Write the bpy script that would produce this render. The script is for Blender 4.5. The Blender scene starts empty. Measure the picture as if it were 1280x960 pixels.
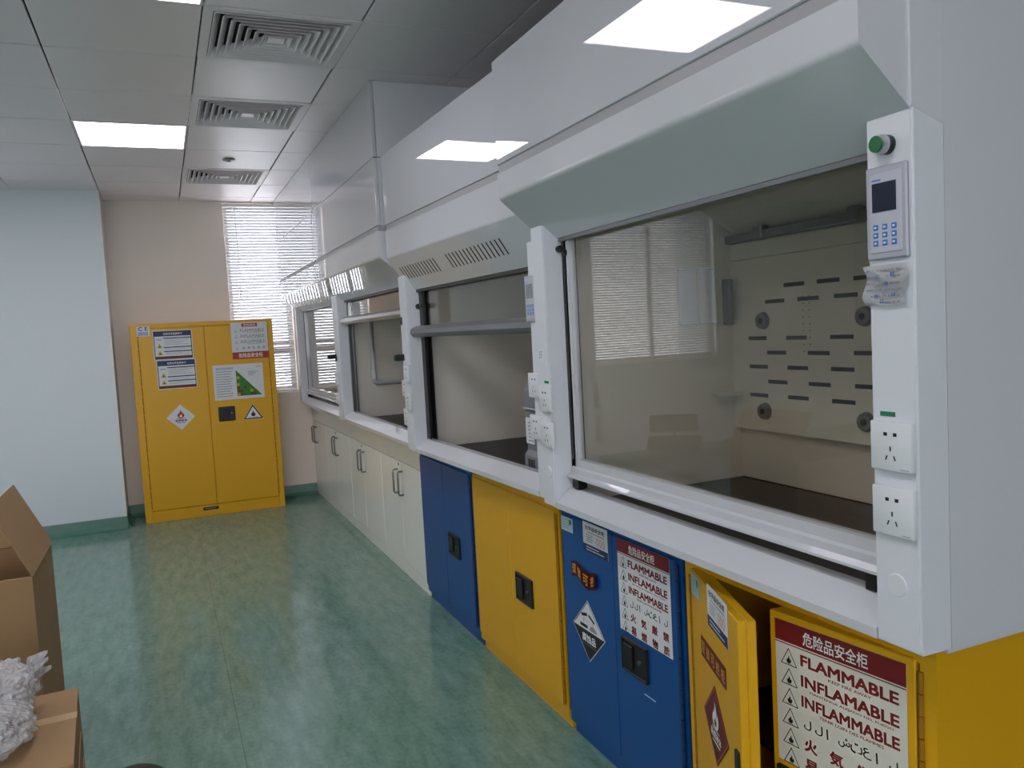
import bpy, bmesh, math, random
from mathutils import Vector, Matrix
random.seed(7)
S = bpy.context.scene
C = S.collection

# ------------------------------------------------------------------ camera
CAM_H = 1.47
FPX = 1013.0
D_ = Vector((-439.5, -47.0, FPX)).normalized()          # image-space (right, down, forward) of world +Y
X_ = Vector((2356.0, -197.0, FPX)).normalized()
X_ = (X_ - D_ * X_.dot(D_)).normalized()                # world +X
U_ = D_.cross(X_)
if U_.y > 0: U_ = -U_                                   # world +Z
cd = bpy.data.cameras.new('camera'); cam = bpy.data.objects.new('camera', cd); C.objects.link(cam)
cd.sensor_width = 36.0; cd.lens = 36.0 * FPX / 1280.0; cd.clip_start = 0.02; cd.clip_end = 200
right = Vector((X_.x, D_.x, U_.x)); down = Vector((X_.y, D_.y, U_.y)); fwd = Vector((X_.z, D_.z, U_.z))
m = Matrix((right, -down, -fwd)).transposed().to_4x4()
m.translation = Vector((0, 0, CAM_H)); cam.matrix_world = m
S.camera = cam

# ------------------------------------------------------------------ world and exposure
S.view_settings.view_transform = 'Standard'; S.view_settings.look = 'None'
S.view_settings.gamma = 1.0; S.view_settings.use_curve_mapping = False
S.view_settings.exposure = 0.4
w = bpy.data.worlds.new('overcast_sky'); S.world = w; w.use_nodes = True
bg = w.node_tree.nodes['Background']; bg.inputs[0].default_value = (0.95, 0.945, 1.0, 1); bg.inputs[1].default_value = 5.0
LAMP = 9.0           # radiance of the ceiling panels

# ------------------------------------------------------------------ materials
def lin(c): return tuple((v/12.92 if v <= 0.04045 else ((v+0.055)/1.055)**2.4) for v in c)
def rgb(r, g, b): return lin((r/255., g/255., b/255.))
M = {}
def mat(name, col, rough=0.5, metal=0.0, coat=0.0, coat_rough=0.03, var=0.04, scale=6.0, bump=0.0, bscale=60.0, spec=0.5, trans=0.0):
    m = bpy.data.materials.new(name); m.use_nodes = True
    nt = m.node_tree; b = nt.nodes['Principled BSDF']
    b.inputs['Roughness'].default_value = rough; b.inputs['Metallic'].default_value = metal
    b.inputs['Coat Weight'].default_value = coat; b.inputs['Coat Roughness'].default_value = coat_rough
    b.inputs['Specular IOR Level'].default_value = spec
    tc = nt.nodes.new('ShaderNodeTexCoord')
    n = nt.nodes.new('ShaderNodeTexNoise'); n.inputs['Scale'].default_value = scale; n.inputs['Detail'].default_value = 4
    nt.links.new(tc.outputs['Object'], n.inputs['Vector'])
    mx = nt.nodes.new('ShaderNodeMix'); mx.data_type = 'RGBA'
    mx.inputs['A'].default_value = (*[max(0, c*(1-var)) for c in col], 1); mx.inputs['B'].default_value = (*[min(1, c*(1+var)) for c in col], 1)
    nt.links.new(n.outputs['Fac'], mx.inputs['Factor']); nt.links.new(mx.outputs['Result'], b.inputs['Base Color'])
    if bump:
        n2 = nt.nodes.new('ShaderNodeTexNoise'); n2.inputs['Scale'].default_value = bscale
        nt.links.new(tc.outputs['Object'], n2.inputs['Vector'])
        bp = nt.nodes.new('ShaderNodeBump'); bp.inputs['Strength'].default_value = bump; bp.inputs['Distance'].default_value = 0.002
        nt.links.new(n2.outputs['Fac'], bp.inputs['Height']); nt.links.new(bp.outputs['Normal'], b.inputs['Normal'])
    M[name] = m
    return m
mat('hood_white', rgb(206, 208, 213), 0.5, coat=1.0, coat_rough=0.02, var=0.01, spec=0.1)
mat('panel_white', rgb(194, 196, 202), 0.5, coat=1.0, coat_rough=0.003, var=0.01, spec=0.1)
mat('post_white', rgb(218, 221, 227), 0.38, var=0.012, bump=0.03, bscale=220)
mat('side_grey', rgb(206, 209, 214), 0.5, var=0.015, bump=0.04, bscale=260)
mat('groove_shade', rgb(158, 158, 162), 0.45, var=0.02)  # recess shade put into the colour; the paint is the hood's own
mat('liner', rgb(222, 216, 206), 0.45, var=0.03, scale=3)
mat('baffle', rgb(232, 227, 215), 0.3, var=0.02, scale=3)
mat('rail_grey', rgb(120, 122, 126), 0.4, metal=0.3)
mat('black', rgb(20, 20, 22), 0.4)
mat('worktop', rgb(34, 30, 30), 0.45, var=0.2, scale=30)
mat('alu', rgb(196, 198, 202), 0.3, metal=0.85, var=0.02)
mat('pipe_grey', rgb(185, 187, 186), 0.35)
mat('outlet_white', rgb(222, 225, 229), 0.3, var=0.01)
mat('green_button', rgb(16, 104, 52), 0.35)
mat('green_tape', rgb(25, 120, 75), 0.5)
mat('panel_grey', rgb(176, 177, 188), 0.4, metal=0.15)
mat('panel_face', rgb(188, 189, 200), 0.4)
mat('lcd', rgb(36, 42, 62), 0.15)
mat('lcd_grey', rgb(120, 124, 130), 0.2)
mat('key_blue', rgb(44, 116, 196), 0.5)
mat('key_mark', rgb(225, 232, 240), 0.5)
mat('device_grey', rgb(112, 116, 122), 0.4)
mat('device_light', rgb(168, 172, 176), 0.4)
mat('safety_yellow', rgb(222, 166, 8), 0.38, var=0.02, bump=0.06, bscale=300)
mat('safety_blue', rgb(9, 74, 140), 0.38, var=0.03, bump=0.06, bscale=300)
mat('blue_dark', rgb(12, 52, 104), 0.45)
mat('hinge_yellow', rgb(150, 105, 6), 0.5)
mat('hinge_blue', rgb(10, 44, 90), 0.5)
mat('cabinet_white', rgb(244, 244, 239), 0.28, coat=0.5, coat_rough=0.05, var=0.01)
mat('handle_steel', rgb(120, 122, 122), 0.3, metal=0.8)
mat('cab_inside', rgb(40, 34, 14), 0.6)
mat('tile_white', rgb(246, 236, 242), 0.34, var=0.012, scale=2)
mat('plenum', rgb(38, 38, 40), 0.9)
mat('vent_white', rgb(240, 231, 236), 0.4, var=0.02)
mat('wall_beige', rgb(240, 229, 219), 0.75, var=0.015, bump=0.05, bscale=150)
mat('wall_white', rgb(224, 233, 238), 0.5, var=0.012, scale=1.5)
mat('wall_plain', rgb(240, 239, 235), 0.75, var=0.015)
mat('shade_dark', rgb(96, 96, 100), 0.8)  # dark tone put in for the shade above the hoods
mat('trim_white', rgb(232, 232, 228), 0.45)
mat('cove_green', rgb(78, 126, 112), 0.3, var=0.12, scale=18)
mat('window_frame', rgb(214, 206, 196), 0.4)
mat('window_bar', rgb(120, 100, 84), 0.5)
mat('cardboard', rgb(158, 126, 90), 0.85, var=0.06, scale=10, bump=0.1, bscale=90)
mat('tape', rgb(190, 160, 118), 0.3, var=0.05)
mat('paper', rgb(218, 220, 222), 0.6, var=0.01)
mat('paper_cream', rgb(216, 213, 200), 0.5, var=0.01)
mat('ink_black', rgb(28, 26, 28), 0.5)
mat('ink_red', rgb(122, 22, 28), 0.5)
mat('ink_bright_red', rgb(172, 44, 38), 0.5)
mat('ink_maroon', rgb(104, 26, 24), 0.5)
mat('ink_navy', rgb(30, 50, 92), 0.5)
mat('ink_blue', rgb(60, 110, 190), 0.5)
mat('ink_orange', rgb(208, 120, 80), 0.5)
mat('ink_gold', rgb(226, 158, 70), 0.5)
mat('ink_grey', rgb(140, 142, 150), 0.5)
mat('ink_green', rgb(40, 120, 40), 0.5)
mat('ink_brown', rgb(104, 52, 20), 0.5)
mat('ink_amber', rgb(196, 160, 40), 0.5)
mat('ink_white', rgb(240, 240, 238), 0.5)
mat('tag_pale', rgb(176, 204, 208), 0.4)
mat('chair_black', rgb(30, 30, 32), 0.6)
mat('bin_black', rgb(18, 17, 17), 0.45)
mat('sprinkler', rgb(150, 150, 150), 0.4, metal=0.6)

def floor_mat():
    m = bpy.data.materials.new('floor_vinyl'); m.use_nodes = True; nt = m.node_tree; b = nt.nodes['Principled BSDF']
    tc = nt.nodes.new('ShaderNodeTexCoord')
    mp = nt.nodes.new('ShaderNodeMapping'); mp.inputs['Scale'].default_value = (9.0, 2.2, 1); mp.inputs['Rotation'].default_value = (0, 0, -0.25)
    nt.links.new(tc.outputs['Object'], mp.inputs['Vector'])
    n1 = nt.nodes.new('ShaderNodeTexNoise'); n1.inputs['Scale'].default_value = 2.2; n1.inputs['Detail'].default_value = 8; n1.inputs['Roughness'].default_value = 0.7
    nt.links.new(mp.outputs['Vector'], n1.inputs['Vector'])
    n2 = nt.nodes.new('ShaderNodeTexNoise'); n2.inputs['Scale'].default_value = 45; n2.inputs['Detail'].default_value = 5
    nt.links.new(tc.outputs['Object'], n2.inputs['Vector'])
    ad = nt.nodes.new('ShaderNodeMath'); ad.operation = 'MULTIPLY_ADD'; ad.inputs[1].default_value = 0.35
    nt.links.new(n2.outputs['Fac'], ad.inputs[0]); nt.links.new(n1.outputs['Fac'], ad.inputs[2])
    r = nt.nodes.new('ShaderNodeValToRGB')
    r.color_ramp.elements[0].position = 0.45; r.color_ramp.elements[0].color = (*rgb(86, 124, 111), 1)
    r.color_ramp.elements[1].position = 0.95; r.color_ramp.elements[1].color = (*rgb(134, 166, 153), 1)
    nt.links.new(ad.outputs[0], r.inputs['Fac']); nt.links.new(r.outputs['Color'], b.inputs['Base Color'])
    rr = nt.nodes.new('ShaderNodeMapRange'); rr.inputs['To Min'].default_value = 0.08; rr.inputs['To Max'].default_value = 0.16
    nt.links.new(n1.outputs['Fac'], rr.inputs['Value']); nt.links.new(rr.outputs['Result'], b.inputs['Roughness'])
    bp = nt.nodes.new('ShaderNodeBump'); bp.inputs['Strength'].default_value = 0.03; bp.inputs['Distance'].default_value = 0.006
    nt.links.new(n1.outputs['Fac'], bp.inputs['Height']); nt.links.new(bp.outputs['Normal'], b.inputs['Normal'])
    M['floor'] = m
floor_mat()
def glass_mat(name, tint, ior=1.5):
    m = bpy.data.materials.new(name); m.use_nodes = True; nt = m.node_tree
    for n in list(nt.nodes): nt.nodes.remove(n)
    o = nt.nodes.new('ShaderNodeOutputMaterial'); t = nt.nodes.new('ShaderNodeBsdfTransparent'); t.inputs[0].default_value = (*tint, 1)
    g = nt.nodes.new('ShaderNodeBsdfGlossy'); g.inputs['Roughness'].default_value = 0.0; g.inputs['Color'].default_value = (1, 1, 1, 1)
    lw = nt.nodes.new('ShaderNodeLayerWeight'); lw.inputs['Blend'].default_value = 0.5
    pw = nt.nodes.new('ShaderNodeMath'); pw.operation = 'POWER'; pw.inputs[1].default_value = 5.0; nt.links.new(lw.outputs['Facing'], pw.inputs[0])
    f = nt.nodes.new('ShaderNodeMath'); f.operation = 'MULTIPLY_ADD'; f.inputs[1].default_value = 0.96; f.inputs[2].default_value = 0.04; nt.links.new(pw.outputs[0], f.inputs[0])
    mx = nt.nodes.new('ShaderNodeMixShader')
    nt.links.new(f.outputs[0], mx.inputs[0]); nt.links.new(t.outputs[0], mx.inputs[1]); nt.links.new(g.outputs[0], mx.inputs[2]); nt.links.new(mx.outputs[0], o.inputs[0])
    M[name] = m
glass_mat('sash_glass', (0.93, 0.92, 0.89)); glass_mat('window_glass', (0.95, 0.96, 0.96))
def emit_mat(name, col, s):
    m = bpy.data.materials.new(name); m.use_nodes = True; nt = m.node_tree; b = nt.nodes['Principled BSDF']
    b.inputs['Base Color'].default_value = (0.9, 0.9, 0.9, 1); b.inputs['Emission Color'].default_value = (*col, 1); b.inputs['Emission Strength'].default_value = s
    M[name] = m
emit_mat('lamp', (0.99, 0.95, 1.0), LAMP)
def slat_mat():
    m = bpy.data.materials.new('blind_slat'); m.use_nodes = True; nt = m.node_tree
    for n in list(nt.nodes): nt.nodes.remove(n)
    o = nt.nodes.new('ShaderNodeOutputMaterial'); d = nt.nodes.new('ShaderNodeBsdfDiffuse'); d.inputs[0].default_value = (0.72, 0.73, 0.76, 1)
    t = nt.nodes.new('ShaderNodeBsdfTranslucent'); t.inputs[0].default_value = (0.75, 0.75, 0.80, 1)
    mx = nt.nodes.new('ShaderNodeMixShader'); mx.inputs[0].default_value = 0.33
    nt.links.new(d.outputs[0], mx.inputs[1]); nt.links.new(t.outputs[0], mx.inputs[2]); nt.links.new(mx.outputs[0], o.inputs[0])
    M['slat'] = m
slat_mat()
def bubble_mat():
    m = bpy.data.materials.new('bubble_film'); m.use_nodes = True; nt = m.node_tree
    for n in list(nt.nodes): nt.nodes.remove(n)
    o = nt.nodes.new('ShaderNodeOutputMaterial'); tc = nt.nodes.new('ShaderNodeTexCoord')
    v = nt.nodes.new('ShaderNodeTexVoronoi'); v.inputs['Scale'].default_value = 75; nt.links.new(tc.outputs['Object'], v.inputs['Vector'])
    n = nt.nodes.new('ShaderNodeTexNoise'); n.inputs['Scale'].default_value = 55; n.inputs['Detail'].default_value = 6; nt.links.new(tc.outputs['Object'], n.inputs['Vector'])
    ad = nt.nodes.new('ShaderNodeMath'); ad.operation = 'ADD'; nt.links.new(v.outputs['Distance'], ad.inputs[0]); nt.links.new(n.outputs['Fac'], ad.inputs[1])
    bp = nt.nodes.new('ShaderNodeBump'); bp.inputs['Strength'].default_value = 1.0; bp.inputs['Distance'].default_value = 0.012; nt.links.new(ad.outputs[0], bp.inputs['Height'])
    p = nt.nodes.new('ShaderNodeBsdfPrincipled'); p.inputs['Base Color'].default_value = (0.92, 0.92, 0.94, 1); p.inputs['Roughness'].default_value = 0.06; p.inputs['Specular IOR Level'].default_value = 0.9; nt.links.new(bp.outputs['Normal'], p.inputs['Normal'])
    t = nt.nodes.new('ShaderNodeBsdfTransparent'); t.inputs[0].default_value = (0.94, 0.94, 0.95, 1)
    mx = nt.nodes.new('ShaderNodeMixShader'); mx.inputs[0].default_value = 0.5
    nt.links.new(t.outputs[0], mx.inputs[1]); nt.links.new(p.outputs[0], mx.inputs[2]); nt.links.new(mx.outputs[0], o.inputs[0])
    M['bubble'] = m
bubble_mat()

# ------------------------------------------------------------------ mesh helpers
class B:
    def __init__(s): s.bm = bmesh.new()
    def box(s, x0, x1, y0, y1, z0, z1, bev=0.0, seg=1):
        if x0 > x1: x0, x1 = x1, x0
        if y0 > y1: y0, y1 = y1, y0
        r = bmesh.ops.create_cube(s.bm, size=1.0); vs = r['verts']
        for v in vs: v.co = Vector(((x0+x1)/2 + v.co.x*(x1-x0), (y0+y1)/2 + v.co.y*(y1-y0), (z0+z1)/2 + v.co.z*(z1-z0)))
        if bev:
            es = list({e for v in vs for e in v.link_edges})
            bmesh.ops.bevel(s.bm, geom=es, offset=bev, segments=seg, affect='EDGES', profile=0.5)
        return s
    def prism(s, prof, a, b, axis='y'):
        f = {'y': lambda p, t: (p[0], t, p[1]), 'x': lambda p, t: (t, p[0], p[1]), 'z': lambda p, t: (p[0], p[1], t)}[axis]
        A = [s.bm.verts.new(f(p, a)) for p in prof]; Bv = [s.bm.verts.new(f(p, b)) for p in prof]; n = len(prof)
        s.bm.faces.new(A); s.bm.faces.new(Bv[::-1])
        for i in range(n): s.bm.faces.new((A[i], Bv[i], Bv[(i+1) % n], A[(i+1) % n]))
        bmesh.ops.recalc_face_normals(s.bm, faces=s.bm.faces[:])
        return s
    def cyl(s, p0, p1, r0, r1=None, n=20):
        p0 = Vector(p0); p1 = Vector(p1); d = p1-p0
        q = Vector((0, 0, 1)).rotation_difference(d.normalized()).to_matrix().to_4x4(); q.translation = (p0+p1)/2
        bmesh.ops.create_cone(s.bm, cap_ends=True, segments=n, radius1=r0, radius2=r0 if r1 is None else r1, depth=d.length, matrix=q)
        return s
    def tube(s, pts, r, n=10):
        pts = [Vector(p) for p in pts]; rings = []
        for i, p in enumerate(pts):
            d = ((pts[i+1] if i+1 < len(pts) else p) - (pts[i-1] if i else p)).normalized()
            q = Vector((0, 0, 1)).rotation_difference(d)
            rings.append([s.bm.verts.new(p + q @ Vector((r*math.cos(2*math.pi*k/n), r*math.sin(2*math.pi*k/n), 0))) for k in range(n)])
        for a, b in zip(rings, rings[1:]):
            for k in range(n): s.bm.faces.new((a[k], a[(k+1) % n], b[(k+1) % n], b[k]))
        s.bm.faces.new(rings[0][::-1]); s.bm.faces.new(rings[-1])
        bmesh.ops.recalc_face_normals(s.bm, faces=s.bm.faces[:])
        return s
    def lathe(s, prof, c=(0, 0), n=32):
        rings = [[s.bm.verts.new((c[0]+r*math.cos(2*math.pi*k/n), c[1]+r*math.sin(2*math.pi*k/n), z)) for k in range(n)] for r, z in prof]
        for a, b in zip(rings, rings[1:]):
            for k in range(n): s.bm.faces.new((a[k], a[(k+1) % n], b[(k+1) % n], b[k]))
        s.bm.faces.new(rings[0][::-1]); s.bm.faces.new(rings[-1])
        return s
    def face(s, pts):
        s.bm.faces.new([s.bm.verts.new(p) for p in pts]); return s
    def mesh(s, name, m, smooth=False):
        me = bpy.data.meshes.new(name); s.bm.normal_update(); s.bm.to_mesh(me); s.bm.free(); me.materials.append(M[m])
        if smooth:
            me.polygons.foreach_set('use_smooth', [True]*len(me.polygons))
            me.set_sharp_from_angle(angle=math.radians(35))
        return me
    def build(s, name, m, parent=None, smooth=False):
        return link(name, s.mesh(name, m, smooth), parent)
def link(name, me, parent=None, loc=None, mtx=None):
    o = bpy.data.objects.new(name, me); C.objects.link(o)
    if parent: o.parent = parent
    if mtx is not None: o.matrix_local = mtx
    elif loc is not None: o.location = loc
    return o
def tag(o, label, cat, group=None):
    o['label'] = label; o['category'] = cat
    if group: o['group'] = group
    return o
def thing(name, label, cat, loc=(0, 0, 0), rz=0.0, group=None):
    o = bpy.data.objects.new(name, None); C.objects.link(o); o.empty_display_size = 0.1
    o.location = loc; o.rotation_euler = (0, 0, rz)
    return tag(o, label, cat, group)
def struct(o): o['kind'] = 'structure'; return o

# ------------------------------------------------------------------ flat print
_tc = {}
def text_geo(s, bold):
    k = (s, bold)
    if k in _tc: return _tc[k]
    cu = bpy.data.curves.new('t', 'FONT'); cu.body = s; cu.size = 1.0; cu.offset = 0.0; cu.resolution_u = 3; cu.fill_mode = 'FRONT'
    ob = bpy.data.objects.new('t', cu); C.objects.link(ob)
    dg = bpy.context.evaluated_depsgraph_get(); ev = ob.evaluated_get(dg); me = ev.to_mesh()
    vs = [(v.co.x, v.co.y) for v in me.vertices]; fs = [tuple(p.vertices) for p in me.polygons]
    ev.to_mesh_clear(); bpy.data.objects.remove(ob); bpy.data.curves.remove(cu)
    if not vs: vs, fs = [(0, 0), (1, 0), (1, 1), (0, 1)], [(0, 1, 2, 3)]
    x0 = min(v[0] for v in vs); x1 = max(v[0] for v in vs); y0 = min(v[1] for v in vs); y1 = max(v[1] for v in vs)
    vs = [((x-x0)/max(1e-6, x1-x0), (y-y0)/max(1e-6, y1-y0)) for x, y in vs]
    if bold:
        n = len(vs); bx_ = bold/max(.2, (x1-x0)); by_ = bold/max(.2, (y1-y0)); V, F = [], []
        for q, (dx, dy) in enumerate(((-1, -1), (1, -1), (1, 1), (-1, 1))):
            V += [(x*(1-2*bx_)+bx_+dx*bx_, y*(1-2*by_)+by_+dy*by_) for x, y in vs]; F += [tuple(i+q*n for i in f) for f in fs]
        vs, fs = V, F
    _tc[k] = (vs, fs); return _tc[k]
FLAME = [(0, -1), (.42, -.92), (.68, -.62), (.74, -.25), (.6, .12), (.42, .3), (.4, .05), (.26, -.1), (.3, .25), (.16, .62), (-.12, 1), (-.1, .62), (-.26, .3), (-.34, .02), (-.46, .22), (-.62, -.05), (-.74, -.4), (-.6, -.75), (-.34, -.95)]
class Sticker:
    """flat print on a thin sheet; local x right, y up, centre origin"""
    def __init__(s, w, h): s.w, s.h = w, h; s.L = {}
    def _add(s, m, vs, fs, lv, lay=1):
        V, F = s.L.setdefault(m, ([], [])); b = len(V); n = max(1, len(vs)//lay)
        V += [(x, y, 0.0007 + 0.0003*lv + 0.00006*(i//n)) for i, (x, y) in enumerate(vs)]; F += [tuple(i+b for i in f) for f in fs]
    def rect(s, m, x0, y0, x1, y1, lv=1): s._add(m, [(x0, y0), (x1, y0), (x1, y1), (x0, y1)], [(0, 1, 2, 3)], lv)
    def poly(s, m, pts, lv=1): s._add(m, pts, [tuple(range(len(pts)))], lv)
    def text(s, m, t, x0, y0, x1, y1, bold=0.0, lv=2):
        vs, fs = text_geo(t, bold); s._add(m, [(x0+(x1-x0)*x, y0+(y1-y0)*y) for x, y in vs], fs, lv, 4 if bold else 1)
    def flame(s, m, cx, cy, r, lv=2): s.poly(m, [(cx+r*x, cy+r*y) for x, y in FLAME], lv)
    def line(s, m, pts, wd, lv=2):
        for (x0, y0), (x1, y1) in zip(pts, pts[1:]):
            d = Vector((x1-x0, y1-y0)).normalized()*wd/2; n = Vector((-d.y, d.x))
            s.poly(m, [(x0+n.x-d.x, y0+n.y-d.y), (x1+n.x+d.x, y1+n.y+d.y), (x1-n.x+d.x, y1-n.y+d.y), (x0-n.x-d.x, y0-n.y-d.y)], lv)
    def warn(s, cx, cy, r, ink='ink_black'):
        p = [(cx-r, cy-r*.8), (cx+r, cy-r*.8), (cx, cy+r*.95)]; s.line(ink, p+[p[0]], r*.09); s.flame(ink, cx, cy-r*.22, r*.42)
        s.rect(ink, cx-r*.4, cy-r*.7, cx+r*.4, cy-r*.66, 2)
    def build(s, name, base, parent, mtx, outline=None, label=None):
        b = B(); o = outline or [(-s.w/2, -s.h/2), (s.w/2, -s.h/2), (s.w/2, s.h/2), (-s.w/2, s.h/2)]
        b.prism(o, 0.0, 0.0009, 'z'); st = b.build(name, base, parent); st.matrix_local = mtx
        if label: st['label'] = label
        for mm, (V, F) in s.L.items():
            me = bpy.data.meshes.new('print'); me.from_pydata(V, [], F); me.materials.append(M[mm])
            bm = bmesh.new(); bm.from_mesh(me)
            bmesh.ops.triangulate(bm, faces=[f for f in bm.faces if len(f.verts) > 4]); bm.normal_update()
            for f in bm.faces:
                if f.normal.z < 0: f.normal_flip()
            bm.to_mesh(me); bm.free()
            link('lettering' if mm.startswith('ink') else 'print', me, st)
        return st
def face_mtx(origin, u, tilt=0.0):
    """matrix for a print on an upright face: u = reading direction in the ground plane, z up"""
    u = Vector((u[0], u[1], 0)).normalized(); v = Vector((0, 0, 1)); n = u.cross(v)
    mm = Matrix((u, v, n)).transposed().to_4x4()
    mm = mm @ Matrix.Rotation(tilt, 4, 'Z'); mm.translation = Vector(origin); return mm

# ================================================================== THE ROOM
XL, XR, YB, YF, ZC = -5.2, 2.06, -5.6, 7.77, 2.735
YW = 7.30          # face of the white wall on the left
XW = -0.36
fl = struct(B().box(XL-.2, XR+.2, YB-.2, YF+.4, -.1, -.004).build('floor', 'plenum'))
for (a_, c_) in ((XL-.2, -3.836), (-3.8345, -1.836), (-1.8345, .164), (.1655, XR+.2)): B().box(a_, c_, YB-.2, YF+.4, -.004, 0).build('vinyl_sheet', 'floor', fl)
# end wall with the window, beige
WX0, WX1, WZ0, WZ1 = 0.60, 1.16, 0.985, 2.725
b = B(); b.box(XW-.1, WX0, YF, YF+.25, 0, 2.95); b.box(WX1, XR+.2, YF, YF+.25, 0, 2.95); b.box(WX0, WX1, YF, YF+.25, 0, WZ0); b.box(WX0, WX1, YF, YF+.25, WZ1, 2.95)
struct(b.build('wall_back', 'wall_beige'))
# white wall on the left with a second window out of frame
VX0, VX1, VZ0, VZ1 = -3.15, -1.62, 1.03, 2.62
b = B(); b.box(VX1, XW, YW, YF+.25, .1, 2.95); b.box(XL-.2, VX0, YW, YF+.25, .1, 2.95); b.box(VX0, VX1, YW, YW+.2, .1, VZ0); b.box(VX0, VX1, YW, YW+.2, VZ1, 2.95)
b.box(XL-.2, XW, YW+.012, YF+.25, 0, .1)
struct(b.build('wall_left_end', 'wall_white'))
struct(B().box(XW-.018, XW+.004, YW-.006, YW+.03, .1, ZC).build('trim_1', 'trim_white'))
struct(B().box(XL-.2, XL, YB-.2, YF, 0, 2.95).build('wall_left', 'wall_plain'))
LX0, LX1, LZ0, LZ1 = -4.4, .6, .95, 2.55
b = B(); b.box(XL, LX0, YB-.2, YB, 0, 2.95); b.box(LX1, XR, YB-.2, YB, 0, 2.95); b.box(LX0, LX1, YB-.2, YB, 0, LZ0); b.box(LX0, LX1, YB-.2, YB, LZ1, 2.95)
struct(b.build('wall_front', 'wall_plain'))
w3 = bpy.data.objects.new('added_window', None); C.objects.link(w3); w3.location = ((LX0+LX1)/2, YB-.1, LZ0); struct(w3)  # unseen window added behind the camera to balance the light
hy, hz = (LX1-LX0)/2, LZ1-LZ0
b = B(); b.box(-hy, hy, -.03, .03, 0, .05); b.box(-hy, hy, -.03, .03, hz-.05, hz); b.box(-hy, -hy+.05, -.03, .03, .05, hz-.05); b.box(hy-.05, hy, -.03, .03, .05, hz-.05)
b.build('window_frame', 'window_frame', w3)
for k in range(1, 4): B().box(-hy+k*hy/2-.025, -hy+k*hy/2+.025, -.025, .025, .05, hz-.05).build('mullion', 'window_frame', w3)
for k in range(4): B().box(-hy+k*hy/2+(.05 if k == 0 else .025), -hy+(k+1)*hy/2-(.05 if k == 3 else .025), -.003, .003, .05, hz-.05).build('pane', 'window_glass', w3)
struct(B().box(XR, XR+.2, YB-.2, YF, 0, 2.95).build('wall_right', 'shade_dark'))  # coloured dark to keep the ceiling over the hoods in shade
def cove(name, prof, a, c, axis): struct(B().prism(prof, a, c, axis).build(name, 'cove_green'))
cove('baseboard_left_end', [(YW-.004, .1), (YW-.012, .03), (YW-.03, .008), (YW-.05, 0.001), (YW+.02, 0.001), (YW+.02, .1)], XL, XW+.004, 'x')
cove('baseboard_back', [(YF-.004, .1), (YF-.012, .03), (YF-.03, .008), (YF-.05, 0.001), (YF+.02, 0.001), (YF+.02, .1)], XW, 1.27, 'x')
cove('baseboard_return', [(XW+.004, .1), (XW+.012, .03), (XW+.03, .008), (XW+.05, 0.001), (XW-.01, 0.001), (XW-.01, .1)], YW-.004, YF, 'y')

# ceiling of square metal tiles
struct(B().box(XL-.2, XR+.2, YB-.2, YF+.4, 2.93, 3.0).build('ceiling_slab', 'plenum'))
ceil_root = struct(B().box(XL, XR, YB, YF, 2.90, 2.93).build('ceiling', 'plenum'))
P = 0.603; TX0, TY0 = 0.245, 3.303
t = B().box(-.2975, .2975, -.2975, .2975, 0, .014, bev=.003); tile_me = t.mesh('ceiling_tile', 'tile_white')
vents = {(0, 0): 1, (0, 2): 1, (0, 5): 1}
lights = [(-1, 3), (-1, -1), (-1, -5), (-1, -9), (-1, -13), (-5, 3), (-5, -1), (-5, -5), (-5, -9), (-5, -13)]  # unseen panels behind the camera and in the left row are added for light
yj = TY0-4*P; xi = TX0-5*P
B().box(XL, XR, YB, yj-.002, ZC+.004, ZC+.018).build('ceiling_panel', 'tile_white', ceil_root)      # out of view: plain sheets
B().box(XL, xi-.002, yj, YW, ZC+.004, ZC+.018).build('ceiling_panel', 'tile_white', ceil_root)
for i in range(-10, 4):
    for j in range(-10, 8):
        x0, y0 = TX0+i*P, TY0+j*P
        x1, y1 = x0+P, y0+P
        if (i, j) in vents or (i, j) in lights: continue
        cx0, cx1, cy0, cy1 = max(x0, XL), min(x1, XR), max(y0, YB), min(y1, YF)
        if cx1-cx0 < .03 or cy1-cy0 < .03: continue
        if x0 < XW-.1 and y0 > YW: continue
        if j < -4 or i < -5: continue
        if x0 < XW-.1: cy1 = min(cy1, YW)
        if cx1-cx0 > P-.001 and cy1-cy0 > P-.001: o = link('ceiling_tile', tile_me, ceil_root, ((x0+x1)/2, (y0+y1)/2, ZC))
        else:
            o = B().box(cx0+.002, cx1-.002, cy0+.002, cy1-.002, ZC, ZC+.014, bev=.003).build('ceiling_tile', 'tile_white', ceil_root)

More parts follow.
